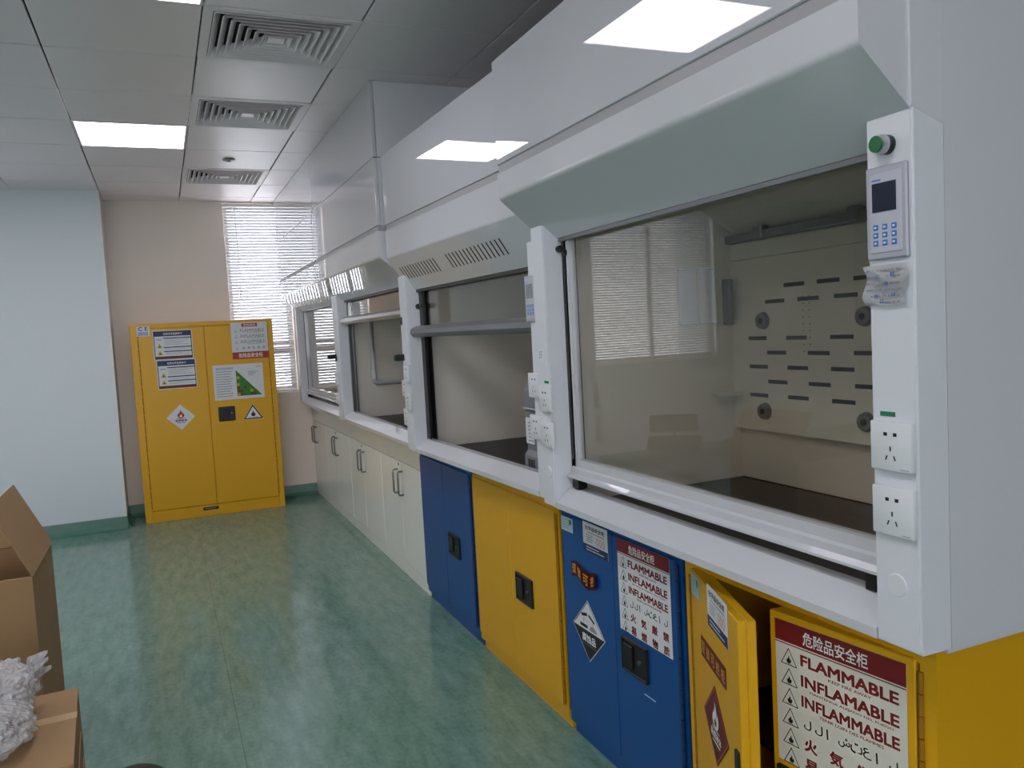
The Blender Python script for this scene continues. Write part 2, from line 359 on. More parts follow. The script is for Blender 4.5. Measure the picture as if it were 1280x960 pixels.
# ------------------------------------------------------------------ lamps and air vents
lab = {(-1, -13): 'unseen square ceiling light panel added at the rear of the room, hood side', (-5, -13): 'unseen square ceiling light panel added at the rear of the room, window side', (-1, 3): 'square glowing ceiling light panel between the air vents and white wall', (-1, -1): 'square light panel just above the top edge, mirrored in the nearest fume hood',
       (-1, -5): 'square ceiling light panel almost overhead beside the nearest fume hood', (-1, -9): 'unseen square ceiling light panel added a few steps behind the camera', (-5, -9): 'unseen square ceiling light panel added behind the camera on the window side', (-5, 3): 'unseen square ceiling light panel added over the left side by the far window',
       (-5, -1): 'unseen square ceiling light panel added over the middle of the left side', (-5, -5): 'unseen square ceiling light panel added left of the camera'}
for (i, j) in lights:
    x, y = TX0+(i+.5)*P, TY0+(j+.5)*P
    r = thing('ceiling_light', lab[(i, j)], 'light', (x, y, ZC), 0, 'ceiling light panels')
    b = B(); q = .3
    b.box(-q, q, -q, -q+.012, -.003, .02); b.box(-q, q, q-.012, q, -.003, .02); b.box(-q, -q+.012, -q+.012, q-.012, -.003, .02); b.box(q-.012, q, -q+.012, q-.012, -.003, .02)
    b.build('frame', 'vent_white', r)
    B().box(-q+.012, q-.012, -q+.012, q-.012, .002, .012).build('diffuser', 'lamp', r)
def ring(bm, o0, i0, z0, z1, th=.004):
    A = [(-1, -1), (1, -1), (1, 1), (-1, 1)]
    v = [[bm.verts.new((s[0]*q, s[1]*q, z)) for s in A] for q, z in ((o0, z0), (i0, z1), (i0-th, z1), (o0-th, z0))]
    for a in range(4):
        for k in range(4): bm.faces.new((v[a][k], v[a][(k+1) % 4], v[(a+1) % 4][(k+1) % 4], v[(a+1) % 4][k]))
for n, (i, j) in enumerate(sorted(vents)):
    x, y = TX0+(i+.5)*P, TY0+(j+.5)*P
    r = thing('air_vent', ['largest square louvred air vent, nearest of the three on the ceiling', 'middle of the three square louvred ceiling air vents', 'smallest looking square ceiling air vent, nearest the far wall'][n], 'air vent', (x, y, ZC), 0, 'ceiling air vents')
    b = B(); q = .3; e = .036
    for (a, c, d, f) in ((-q, q, -q, -q+e), (-q, q, q-e, q), (-q, -q+e, -q+e, q-e), (q-e, q, -q+e, q-e)): b.box(a, c, d, f, -.004, .012)
    b.build('frame', 'vent_white', r)
    for k in range(7):
        oo = .262 - k*.0335
        b = B(); ring(b.bm, oo, oo-.029, -.008, .030); bmesh.ops.recalc_face_normals(b.bm, faces=b.bm.faces[:]); b.build('louver', 'vent_white', r)
    B().box(-.034, .034, -.034, .034, -.004, .004, bev=.002).build('centre_plate', 'vent_white', r)
    B().box(-.262, .262, -.262, .262, .075, .085).build('duct_back', 'plenum', r)
r = thing('sprinkler', 'small round sprinkler cover on the ceiling between two air vents', 'sprinkler', (.533, 5.985, ZC))
b = B().lathe([(.038, -.012), (.042, -.010), (.042, -.006), (.03, -.002), (.02, 0.0)]); b.build('cover_plate', 'sprinkler', r, True)
B().lathe([(.012, -.02), (.014, -.016), (.012, -.008)], n=16).build('deflector', 'sprinkler', r, True)

# ------------------------------------------------------------------ windows and blinds
def window(name, x0, x1, y, z0, z1, bars, mull):
    o = bpy.data.objects.new(name, None); C.objects.link(o); o.location = ((x0+x1)/2, y, z0); struct(o)
    L = Matrix.Translation(-o.location)
    def put(b, nm, m):
        ob = b.build(nm, m, o); ob.data.transform(L); return ob
    f = .045
    b = B(); b.box(x0, x0+f, y+.10, y+.15, z0, z1); b.box(x1-f, x1, y+.10, y+.15, z0, z1); b.box(x0+f, x1-f, y+.10, y+.15, z0, z0+f); b.box(x0+f, x1-f, y+.10, y+.15, z1-f, z1)
    put(b, 'window_frame', 'window_frame')
    for z, th in bars: put(B().box(x0+f, x1-f, y+.10, y+.15, z-th/2, z+th/2), 'transom', 'window_bar')
    for xm in mull: put(B().box(xm-.02, xm+.02, y+.105, y+.145, z0+f, z1-f), 'mullion', 'window_frame')
    put(B().box(x0+f, x1-f, y+.122, y+.128, z0+f, z1-f), 'pane', 'window_glass')
    put(B().box(x0-.02, x1+.0, y-.012, y+.11, z0-.02, z0+.002, bev=.003), 'window_sill', 'trim_white')
    return o
window('window_1', WX0, WX1, YF, WZ0, WZ1, [(1.16, .025), (1.37, .04), (1.44, .02)], [])
window('window_2', VX0, VX1, YW, VZ0, VZ1, [], [-2.38])
def blind(label, x0, x1, y, z0, z1, tilt, n_open=0):  # n_open: extra tilt of the lower slats
    r = thing('venetian_blind', label, 'blind', ((x0+x1)/2, y, z1), 0, 'venetian blinds'); wd = x1-x0; H = z1-z0
    B().box(-wd/2, wd/2, -.014, .014, -.028, 0, bev=.003).build('head_rail', 'trim_white', r)
    pit = .0265; sw = .0135
    prof = [(-sw, -.0012), (-sw*.5, .0010), (0, .0018), (sw*.5, .0010), (sw, -.0012), (sw, -.0018), (0, .0011), (-sw, -.0018)]
    b = B().prism([(p[0], p[1]) for p in prof], -wd/2+.004, wd/2-.004, 'x'); me = b.mesh('slat', 'slat')
    k = 0; z = -.045
    while z > -H+.03:
        o = link('slat', me, r, (0, 0, z)); a = tilt + (n_open if z < -.62*H else 0); o.rotation_euler = (math.radians(a+random.uniform(-2, 2)), 0, 0); z -= pit; k += 1
    B().box(-wd/2, wd/2, -.012, .012, -H, -H+.016, bev=.003).build('bottom_rail', 'trim_white', r)
    for fx in (-.36, .36): B().tube([(fx*wd, -.015, -.02), (fx*wd, -.016, -H*.5), (fx*wd, -.015, -H+.01)], .0018, 6).build('ladder_cord', 'trim_white', r)
    B().tube([(-wd/2+.10, -.02, -.02), (-wd/2+.105, -.024, -H*.25), (-wd/2+.10, -.022, -H*.5)], .004, 8).build('tilt_wand', 'trim_white', r)
blind('bright white venetian blind over the window behind the tall yellow cabinet', WX0+.005, WX1-.005, YF+.03, WZ0+.005, WZ1-.005, -50)
blind('white venetian blind on the left, seen mirrored in the nearest hood sash', VX0+.01, VX1-.01, YW+.03, VZ0+.005, VZ1-.005, -50)

# ================================================================== FUME HOODS
def bull(p, q0, q1, r, n=6):
    """rounded corner at p between directions q0->p and p->q1"""
    p = Vector(p); a = (Vector(q0)-p).normalized(); c = (Vector(q1)-p).normalized()
    half = math.acos(max(-1, min(1, a.dot(c))))/2; d = r/math.tan(half)
    s0 = p+a*d; s1 = p+c*d; out = []
    for k in range(n+1):
        t_ = k/n; out.append(tuple((1-t_)**2*s0 + 2*t_*(1-t_)*p + t_**2*s1))
    return [tuple(s0+a*.0015)] + out + [tuple(s1+c*.0015)]
# shared pieces
def outlet(parent, ly, lz, lx=0.0, s=.086):
    b = B().box(lx-.012, lx, ly-s/2, ly+s/2, lz-s/2, lz+s/2, bev=.003, seg=2); o = b.build('outlet', 'outlet_white', parent, True)
    b = B(); x0, x1 = lx-.0127, lx-.011
    for dy in (-.010, .010): b.box(x0, x1, ly+dy-.0035, ly+dy+.0035, lz+.018, lz+.024)
    b.box(x0, x1, ly-.0012, ly+.0012, lz-.008, lz+.0)
    for dy in (-1, 1): b.prism([(ly+dy*.007-.0012, lz-.016), (ly+dy*.007+.0012, lz-.016), (ly+dy*.010+.0012, lz-.024), (ly+dy*.010-.0012, lz-.024)], x0, x1, 'x')
    b.build('pin_holes', 'black', o)
    B().box(lx-.0126, lx-.011, ly-.037, ly-.020, lz-.0385, lz-.0375).build('maker_mark', 'ink_grey', o)
    return o
def controller(parent, ly, lz, lx, wd, ht, screen, small=False):
    o = B().box(lx-.008, lx, ly-wd/2, ly+wd/2, lz-ht/2, lz+ht/2, bev=.0025).build('control_panel', 'panel_grey', parent)
    B().box(lx-.0095, lx-.006, ly-wd*.39, ly+wd*.39, lz-ht*.43, lz+ht*.43, bev=.001).build('face_plate', 'panel_face', o)
    B().box(lx-.0105, lx-.007, ly-wd*.27, ly+wd*.31, lz+ht*.01, lz+ht*.32).build('screen', screen, o)
    B().box(lx-.0100, lx-.007, ly+wd*.10, ly+wd*.32, lz+ht*.345, lz+ht*.36).build('maker_mark', 'ink_blue', o)
    km = B().box(-.0012, .002, -wd*.062, wd*.062, -ht*.03, ht*.03, bev=.0008).mesh('key', 'key_blue'); kk = B().box(-.0015, .001, -wd*.025, wd*.025, -ht*.010, ht*.010).mesh('key_mark', 'key_mark')
    for a in range(3):
        for c in range(3):
            link('key', km, o, (lx-.0095, ly+wd*(.24-.225*a), lz-ht*(.155+.085*c))); link('key_mark', kk, o, (lx-.0098, ly+wd*(.24-.225*a), lz-ht*(.155+.085*c)))
    return o
def push_button(parent, ly, lz, lx, ln, r=.015, bez='alu'):
    B().cyl((lx, ly, lz), (lx-ln*.62, ly, lz), r*1.05, n=24).build('button_collar', 'black', parent, True)
    o = B().cyl((lx-ln*.5, ly, lz), (lx-ln, ly, lz), r*1.08, r, n=24).build('button_bezel', bez, parent, True)
    B().cyl((lx-ln*.98, ly, lz), (lx-ln-.004, ly, lz), r*.86, n=24).build('button_cap', 'green_button', o, True)

def hood(label, xf, y0, W, rz, cp, zc, zo, zg, zt, sash, zfill=None, track=.03, sash_z=.972):
    R = thing('fume_hood', label, 'fume hood', (xf, y0, 0), rz, 'row of white fume hoods')
    zb = .872; dp = .86; a, c = .095, W-.09; oz = .05
    sl = (zc-zo)/(cp+oz)                    # underside slope
    zin = lambda lx: zc - sl*(lx+cp)
    # posts with the underside slope cut into their tops
    for (p, q) in ((0, a), (c, W)):
        b = B().prism([(0, zb), (0, zin(0)+.002), (.072, zin(.05)+.02), (.072, zb)], p, q)
        bmesh.ops.bevel(b.bm, geom=[e for e in b.bm.edges if abs(e.verts[0].co.x) < 1e-5 and abs(e.verts[1].co.x) < 1e-5], offset=.004, segments=2, affect='EDGES')
        b.build('post', 'post_white', R)
    ztop_side = zt
    B().box(.0735, dp, 0, .02, zb, ztop_side).build('side_panel', 'side_grey', R)
    B().box(.0735, dp, W-.02, W, zb, ztop_side).build('side_panel', 'side_grey', R)
    B().prism([(0, zin(0)+.0025), (.072, zin(.05)+.0205), (.0733, zin(.05)+.0205), (.0733, zt), (0, zt)], 0, .0038).build('side_cap', 'side_grey', R)
    # canopy with bullnose
    pr = [(-cp, zg)] + bull((-cp, zc), (-cp, zg), (oz, zo), .022) + [(oz, zo), (.07, zo), (.07, zg)]
    B().prism(pr, .004, W-.002).build('canopy', 'hood_white', R, True)
    B().box(-cp+.005, .07, .006, W-.004, zg, zg+.028).build('shadow_groove', 'groove_shade', R)
    b = B().box(-cp, -cp+.02, .004, W-.002, zg+.028, zt, bev=.0025); b.build('fascia', 'panel_white', R)
    B().box(-cp+.0205, .0735, .004, .018, zg+.028, zt-.002).build('canopy_end', 'hood_white', R)
    B().box(-cp+.022, dp-.01, .022, W-.022, zt-.05, zt-.03).build('top_panel', 'shade_dark', R)  # coloured dark so little light bounces to the ceiling above
    if zfill:
        B().box(-cp+.002, -cp+.02, .004, W-.002, zt+.003, zfill, bev=.0015).build('filler_panel', 'panel_white', R)
    # body
    B().box(dp-.012, dp, .02, W-.02, zb, zt-.05).build('back_panel', 'side_grey', R)
    B().box(.09, .76, .085, W-.085, .852, .884, bev=.004).build('worktop', 'worktop', R)
    pr = [(.0, zb-.0), (.0, .891), (.055, .935), (.088, .935), (.088, zb)]
    b = B().prism(pr, a+.0005, c-.0005); b.build('sill', 'hood_white', R)
    B().box(.088, .80, .02, W-.02, zb-.02, zb-.003).build('bottom_panel', 'side_grey', R)
    # lined chamber
    B().box(.09, .785, W-.088, W-.075, .884, 2.0).build('side_liner', 'liner', R)
    B().box(.09, .785, .075, .088, .884, 2.0).build('side_liner', 'liner', R)
    B().box(.772, .785, .088, W-.088, .884, 2.0).build('back_liner', 'liner', R)
    B().prism([(.078, 1.96), (.40, 1.99), (.772, 1.75), (.772, 1.765), (.40, 2.005), (.078, 1.975)], .088, W-.088).build('top_liner', 'liner', R)
    for (p, q) in ((a, a+track), (c-track, c)):
        b = B(); b.box(.066, .074, p, q, .885, zo+.02); b.box(.096, .104, p, q, .885, zo+.02); b.box(.074, .096, p if p == a else q-.004, p+.004 if p == a else q, .885, zo+.02)
        b.build('sash_track', 'black' if sash != 'half_light' else 'handle_steel', R)
    # sash
    p, q = a+.008, c-.008
    g0 = .074; g1 = .096
    if sash == 'closed':
        zs = sash_z
        fr = 'hood_white'
        s = B().prism([(.042, zs), (.042, zs+.006), (.060, zs+.012), (.060, zs+.028), (.066, zs+.034), (.066, zs+.058), (g1, zs+.058), (g1, zs)], p, q).build('sash_rail', fr, R)
        B().box(.066, g1-.004, p+.012, p+.036, zs+.058, zo+.05).build('sash_stile', fr, R)
        B().box(.066, g1-.004, q-.036, q-.012, zs+.058, zo+.05).build('sash_stile', fr, R)
        B().box(.082, .087, p+.036, q-.036, zs+.058, zo+.04).build('sash_glass', 'sash_glass', R)
        B().box(.051, .072, p, q, zo-.012, zo-.001).build('top_seal', 'rail_grey', R)
        for yy in (p+.05, q-.05): B().box(.03+.02, .075, yy-.012, yy+.012, .936, zs).build('sash_foot', 'black', R)
    else:
        zs = sash_z; hm = 'alu' if sash == 'half_light' else 'rail_grey'
        B().prism([(.008, zs+.004), (.012, zs+.024), (.030, zs+.036), (.060, zs+.042), (g1, zs+.042), (g1, zs-.012), (.05, zs-.016), (.022, zs-.012)], p-.006, q+.006).build('sash_rail', hm, R)
        B().box(.082, .087, p+.02, q-.02, zs+.034, zo+.2).build('sash_glass', 'sash_glass', R)
        B().box(.074, .09, p+.008, p+.022, zs+.034, zo+.2).build('sash_stile', 'black' if sash == 'half_dark' else 'alu', R)
        B().box(.074, .09, q-.022, q-.008, zs+.034, zo+.2).build('sash_stile', 'black' if sash == 'half_dark' else 'alu', R)
        B().box(.052, .072, p, q, zo-.014, zo-.001).build('top_seal', 'black', R)
    return R
# nearest hood
W1 = 1.486
H1 = hood('nearest white fume hood, sash fully down, with a green button and grey keypad', 1.15, .97, W1, 0, .108, 1.888, 1.750, 1.966, 2.322, 'closed')
yy = lambda y: y-.97
push_button(H1, yy(1.018), 1.743, 0, .026, .0155)
controller(H1, yy(1.018), 1.631, 0, .084, .157, 'lcd')
outlet(H1, yy(1.0155), 1.231); outlet(H1, yy(1.0145), 1.117)
outlet(H1, yy(2.388), 1.231); outlet(H1, yy(2.386), 1.115)
B().box(-.0012, 0, yy(1.014), yy(1.045), 1.2815, 1.2895).build('green_tag', 'green_tape', H1)
B().box(-.0012, 0, yy(2.372), yy(2.404), 1.2815, 1.2895).build('green_tag', 'green_tape', H1)
for py in (1.017, 2.405): B().cyl((0, yy(py), .985), (-.002, yy(py), .985), .0205, .019, n=28).build('hole_cover', 'outlet_white', H1, True)
B().cyl((.055, W1-.09, 1.715), (.055, W1-.106, 1.715), .011, n=16).build('stopper', 'black', H1, True)
B().cyl((.06, W1-.118, 1.70), (.06, W1-.128, 1.70), .009, n=16).build('stopper', 'black', H1, True)
# number mark on the far post
st = Sticker(.035, .045); st.text('ink_grey', '5F', -.012, -.012, .012, .012, 0)
st.build('number_label', 'outlet_white', H1, face_mtx((-.0005, yy(2.42), 1.375), (0, -1)))
# wrinkled instruction paper
def paper():
    b = B(); nx, nz = 10, 10; g = []
    for i in range(nx+1):
        row = []
        for k in range(nz+1):
            u, v = i/nx, k/nz
            edge = .004*math.sin(v*9+u*3) + (.010*max(0, u-.8)*5*(.4+.6*math.sin(v*5)))
            row.append(b.bm.verts.new((-.002-.004*abs(math.sin(u*5+v*4))-max(0, edge), .042-.088*u+.004*math.sin(v*7), -.033+.068*v+.003*math.sin(u*8)*(1-v))))
        g.append(row)
    for i in range(nx):
        for k in range(nz): b.bm.faces.new((g[i][k], g[i+1][k], g[i+1][k+1], g[i][k+1]))
    r = bmesh.ops.solidify(b.bm, geom=b.bm.faces[:], thickness=.0004)
    o = b.build('instruction_paper', 'paper', H1, True); o.location = (0, yy(1.026), 1.508)
    b = B()
    for k in range(6):
        z = .026-.011*k; x = .036
        while x > -.034:
            l = random.uniform(.004, .014); b.box(-.0085, -.0078, x-l, x, z-.0012, z+.0012); x -= l+random.uniform(.002, .006)
    b.build('lettering', 'ink_grey', o)
    b = B()
    for (y_, z_) in ((.012, .015), (-.018, .018), (-.006, .003), (-.020, -.016), (.016, -.018), (.004, -.027)):
        for (q0, q1, r0, r1) in ((-.003, .003, .002, .003), (-.003, .003, -.003, -.002), (-.003, -.002, -.003, .003), (.002, .003, -.003, .003)): b.box(-.009, -.0080, y_+q0, y_+q1, z_+r0, z_+r1)
    b.build('lettering', 'ink_blue', o)
paper()
# baffle of the nearest hood
bx = 1.89-1.15
b = B(); b.box(bx, bx+.012, yy(1.06), yy(2.372), 1.068, 1.2265); b.box(bx, bx+.012, yy(1.06), yy(2.408), 1.2265, 1.662)
bf = b.build('baffle', 'baffle', H1)
B().box(bx+.002, bx+.014, yy(1.06), yy(2.41), 1.664, 1.72).build('baffle', 'baffle', H1)
B().box(bx-.02, bx+.01, yy(1.06), yy(2.41), 1.724, 1.752, bev=.003).build('support_bar', 'rail_grey', H1)
for ky in (2.19, 1.78): B().box(bx-.03, bx+.01, yy(ky)-.022, yy(ky)+.022, 1.722, 1.768, bev=.005).build('bar_clamp', 'rail_grey', H1)
slots = [(2.052, 1.561), (1.905, 1.562), (1.760, 1.561), (2.143, 1.511), (1.991, 1.512), (1.837, 1.513), (1.69, 1.512), (2.233, 1.388), (2.047, 1.388), (1.856, 1.389), (2.141, 1.339), (1.952, 1.339), (1.764, 1.34), (2.232, 1.29), (2.045, 1.29), (1.856, 1.29), (2.14, 1.24), (1.951, 1.24), (1.763, 1.241), (2.234, 1.191), (2.046, 1.192), (1.855, 1.191), (1.66, 1.388), (1.66, 1.29), (1.66, 1.191)]
sm = B().box(-.0008, .006, -.046, .046, -.0065, .0065, bev=.0).mesh('slot', 'black')
for (sy, sz) in slots: link('slot', sm, bf, (bx, yy(sy), sz))
km = B().cyl((0, 0, 0), (-.014, 0, 0), .030, .026, n=24).mesh('knob', 'rail_grey', True); kc = B().cyl((-.013, 0, 0), (-.017, 0, 0), .010, n=16).mesh('knob_centre', 'black', True)
for (sy, sz) in ((2.201, 1.447), (1.765, 1.448), (2.204, 1.137), (1.768, 1.137)):
    link('knob', km, bf, (bx, yy(sy), sz)); link('knob_centre', kc, bf, (bx, yy(sy), sz))
dots = B()
for k in range(9):
    for dx in (-.014, .014): dots.box(-.0006, .001, dx-.0025, dx+.0025, .52-k*.022-.0025, .52-k*.022+.0025)
o = dots.build('fixing_holes', 'rail_grey', bf); o.location = (bx, yy(2.0), 1.0)
for (p0, p1) in ((1.662, 1.738), (1.748, 1.826)): B().box(p0-1.15, p1-1.15, W1-.094, W1-.088, 1.445, 1.643, bev=.003).build('access_cover', 'outlet_white', H1)
B().box(.70, .72, W1-.13, W1-.088, 1.44, 1.60, bev=.003).build('corner_bracket', 'rail_grey', H1)
b = B().lathe([(.001, 0), (.05, .004), (.055, .010), (.05, .010), (.001, .006)], n=24); o = b.build('drain_cup', 'outlet_white', H1, True); o.location = (.66, W1-.15, 1.19)
B().box(.655, .665, W1-.15, W1-.088, 1.184, 1.192).build('cup_arm', 'outlet_white', H1)

# second hood, set slightly askew
TH = math.atan2(.05, 1.545); W2 = 1.545
H2 = hood('second fume hood from the camera, sash half raised, vent slots under its canopy', 1.183, 2.462, W2, TH, .058, 1.848, 1.684, 1.985, 2.356, 'half_dark', None, .05, 1.463)
def on2(y): return (y-2.462)/math.cos(TH)
controller(H2, on2(2.532), 1.565, 0, .082, .158, 'lcd_grey')
outlet(H2, on2(2.532), 1.267); outlet(H2, on2(2.535), 1.121)
outlet(H2, W2-.047, 1.268); outlet(H2, W2-.047, 1.124)
B().cyl((0, on2(2.50), .985), (-.002, on2(2.50), .985), .0205, .019, n=28).build('hole_cover', 'outlet_white', H2, True)
B().cyl((0, W2-.045, .985), (-.002, W2-.045, .985), .0205, .019, n=28).build('hole_cover', 'outlet_white', H2, True)
sl = (1.848-1.684)/(.058+.05); ang = math.atan2(1.848-1.684, .058+.05)
def chamfer_slots(l0, l1, n):
    me = B().box(-.034, .034, -.0042, .0042, -.0012, .0012).mesh('vent_slot', 'black')
    for k in range(n):
        ly = l0+(l1-l0)*k/(n-1); lx = -.004; z = 1.848 - sl*(lx+.058)
        o = link('vent_slot', me, H2, (lx, ly, z)); o.rotation_euler = (0, ang, 0)
chamfer_slots(.98, 1.46, 13); chamfer_slots(.27, .82, 15)
for q_ in (W2-.108, W2-.16): B().cyl((.058, q_+.014, 1.60), (.058, q_-.014, 1.60), .014, n=16).build('stopper', 'black', H2, True)

# third and fourth hoods
W3 = 1.797; W4 = 1.88
H3 = hood('third fume hood from the camera, pale metal sash handle raised high', 1.16, 4.036, W3, 0, .115, 1.862, 1.722, 1.99, 2.355, 'half_light', 2.733, .03, 1.568)
H4 = hood('farthest fume hood beside the window, sash down and mirroring the blind', 1.16, 5.836, W4, 0, .115, 1.862, 1.722, 1.99, 2.355, 'closed', 2.733, .03, .965)
B().box(-.113+.02, .86, .006, .02, 2.358, 2.733).build('filler_end', 'side_grey', H3)
for (Hh, l) in ((H3, .06), (H4, .05)):
    outlet(Hh, l, 1.184 if Hh is H3 else 1.169); outlet(Hh, l, 1.032 if Hh is H3 else 1.024)
push_button(H3, .05, 1.345, 0, .055, .016, 'black')
B().box(-.012, 0, .030, .066, 1.515, 1.555, bev=.003).build('switch', 'black', H3)
B().box(-.0012, 0, .032, .056, 1.42, 1.452).build('yellow_tag', 'ink_amber', H3)
push_button(H4, .05, 1.33, 0, .06, .016, 'black'); B().box(-.012, 0, .02, .046, 1.295, 1.33, bev=.003).build('switch', 'black', H4)
yl = W3-.11
B().tube([(.225, yl, 1.62), (.225, yl, 1.16), (.230, yl, 1.14), (.245, yl, 1.13), (.45, yl, 1.128)], .021, 14).build('service_pipe', 'pipe_grey', H3, True)

# grey apparatus standing in hood two
r = thing('lab_instrument', 'dark grey instrument with a white label inside the second fume hood', 'instrument', (1.352, 2.748, .885), 0)
pf = [(-.085, 0), (.12, 0), (.12, .36), (.06, .41), (-.02, .41), (-.055, .385), (-.075, .34), (-.08, .27), (-.07, .26), (-.07, .11), (-.085, .09)]
B().prism([(p[0]*1, p[1]) for p in pf], -.11, .11, 'y').build('housing', 'device_grey', r)
B().box(-.084, -.06, -.085, .112, .268, .276, bev=.002).build('ledge', 'device_light', r)
B().box(-.074, -.06, .04, .112, .135, .235).build('label_plate', 'paper', r)
b = B()
for k in range(6): b.box(-.0748, -.0738, .048, .104-random.uniform(0, .02), .145+k*.014, .149+k*.014)
b.build('label_lines', 'ink_grey', r)
B().box(-.087, -.083, .02, .08, .02, .08, bev=.002).build('socket', 'black', r)

# ================================================================== CABINETS UNDER THE HOODS
def recess_handle(parent, x, y, z, wd, ht):
    o = B().box(x-.004, x+.004, y-wd/2, y+wd/2, z-ht/2, z+ht/2, bev=.003).build('handle', 'black', parent)
    b = B(); t_ = .008
    b.box(x-.009, x-.002, y-wd/2, y+wd/2, z+ht/2-t_, z+ht/2, bev=.002); b.box(x-.009, x-.002, y-wd/2, y+wd/2, z-ht/2, z-ht/2+t_, bev=.002)
    b.box(x-.009, x-.002, y-wd/2, y-wd/2+t_, z-ht/2, z+ht/2, bev=.002); b.box(x-.009, x-.002, y+wd/2-t_, y+wd/2, z-ht/2, z+ht/2, bev=.002)
    b.build('handle_rim', 'bin_black', o)
    B().box(x-.012, x-.004, y+.006, y+wd/2-.014, z-ht*.34, z+ht*.34, bev=.003).build('paddle', 'bin_black', o)
    B().cyl((x-.004, y-wd*.22, z), (x-.011, y-wd*.22, z), .007, n=14).build('lock', 'handle_steel', o, True)
    return o
def flammable_poster(w_, h_):
    s = Sticker(w_, h_); L, R_, T, Bt = -w_/2, w_/2, h_/2, -h_/2
    hb = h_*.145
    s.rect('ink_red', L, T-hb, R_, T, 1); s.rect('ink_red', L, T-hb-h_*.016, R_, T-hb-h_*.008, 1)
    s.text('ink_white', '危险品安全柜', L+w_*.24, T-hb*.86, R_-w_*.26, T-hb*.2, .012, 2)
    rows = [('FLAMMABLE', 'KEEP FIRE AWAY', .40), ('INFLAMABLE', 'MANTENGA ALEJADO DEL FUEGO', .78), ('INFLAMMABLE', 'TENIR LOIN DES FLAMMES', .6)]
    rh = h_*.140; y = T-hb-h_*.035
    for k in range(6): s.warn(L+w_*.115, y-rh*(k+.5)+rh*.02, w_*.066)
    for k, (a_, c_, f_) in enumerate(rows):
        yt = y-rh*k
        s.text('ink_red', a_, L+w_*.215, yt-rh*.66, R_-w_*.05, yt-rh*.10, .03)
        s.text('ink_red', c_, L+w_*(.60-f_/2*.8), yt-rh*.90, L+w_*(.60+f_/2*.8), yt-rh*.76, .006)
    y3 = y-rh*3
    for k, ch in enumerate(['ل', 'ل', 'ا', 'ش', 'ت', 'ع', 'ا', 'ل']):
        x = L+w_*(.23+.092*k); wd = w_*(.014 if ch == 'ا' else (.088 if ch in 'شت' else .062))
        s.text('ink_black', ch, x, y3-rh*.72, x+wd, y3-rh*.22, .012)
    for r_, tx in ((4, '火気厳禁'), (5, '易燃物质')):
        for k, ch in enumerate(tx):
            x = L+w_*(.23+.205*k); s.text('ink_red', ch, x, y-rh*r_-rh*.80, x+w_*.105, y-rh*r_-rh*.14, .03)
    return s
def small_label(w_, h_):
    s = Sticker(w_, h_); L, R_, T, Bt = -w_/2, w_/2, h_/2, -h_/2
    s.rect('ink_navy', L, Bt, R_, Bt+h_*.27); s.text('ink_black', '化学品安全柜', L+w_*.1, T-h_*.24, R_-w_*.1, T-h_*.09, .015)
    s.rect('ink_grey', L+w_*.2, T-h_*.33, R_-w_*.12, T-h_*.30)
    for k in range(4): s.rect('ink_grey', L+w_*.14, T-h_*(.42+.07*k), L+w_*(.42-.04*(k % 2)), T-h_*(.395+.07*k))
    for cx in (.60, .72, .84):
        p = [(L+w_*cx, T-h_*.40), (L+w_*(cx+.05), T-h_*.54), (L+w_*cx, T-h_*.68), (L+w_*(cx-.05), T-h_*.54)]; s.line('ink_orange', p+[p[0]], h_*.022)
    for k in range(2): s.rect('ink_white', L+w_*.12, Bt+h_*(.08+.09*k), R_-w_*(.15+.2*k), Bt+h_*(.105+.09*k), 2)
    return s
def diamond(w_, h_, kind):
    s = Sticker(w_, h_); a, c = w_/2, h_/2; o = [(0, -c), (a, 0), (0, c), (-a, 0)]
    if kind == 'corrosive':
        s.poly('ink_black', [(-a*.94, 0), (0, -c*.94), (a*.94, 0)], 1); q = .95
        s.line('ink_black', [(0, c*q), (a*q, 0), (0, -c*q), (-a*q, 0), (0, c*q)], w_*.012)
        s.text('ink_white', '腐蚀品', -a*.42, -c*.40, a*.42, -c*.12, .02)
        s.line('ink_black', [(-a*.36, c*.46), (-a*.10, c*.52)], c*.10); s.line('ink_black', [(a*.08, c*.52), (a*.36, c*.38)], c*.08)
        s.rect('ink_black', -a*.52, c*.06, -a*.06, c*.17, 1)
        s.line('ink_grey', [(-a*.26, c*.40), (-a*.28, c*.22)], c*.03); s.line('ink_grey', [(a*.26, c*.32), (a*.3, c*.22)], c*.03)
        s.poly('ink_grey', [(a*.06, c*.06), (a*.14, c*.2), (a*.34, c*.22), (a*.52, c*.12), (a*.5, c*.04)], 1)
        s.line('ink_grey', [(-a*.5, -c*.47), (a*.5, -c*.47)], c*.015)
    else:
        ink = 'ink_white' if kind == 'red' else 'ink_bright_red'
        s.flame(ink, 0, c*.26, c*.34)
        s.flame('ink_maroon' if kind == 'red' else 'ink_white', 0, c*.12, c*.13, 4)
        if kind == 'red':
            q = .93; s.line('ink_orange', [(0, c*q), (a*q, 0), (0, -c*q), (-a*q, 0), (0, c*q)], w_*.01)
        s.rect(ink, -c*.3, -c*.12, c*.3, -c*.09); s.text('ink_white' if kind == 'red' else 'ink_black', '易燃液体', -a*.42, -c*.36, a*.42, -c*.16, .02)
        s.rect('ink_white' if kind == 'red' else 'ink_bright_red', -a*.3, -c*.46, a*.3, -c*.42)
    return s, o
def ribbon(w_, h_, txt, ink):
    s = Sticker(w_, h_); n = len(txt)
    for k, ch in enumerate(txt):
        x = -w_/2 + w_*(k+.5)/n; hh = h_*.62; s.text(ink, ch, x-hh*.45, -hh/2, x+hh*.45, hh/2, .015)
    return s
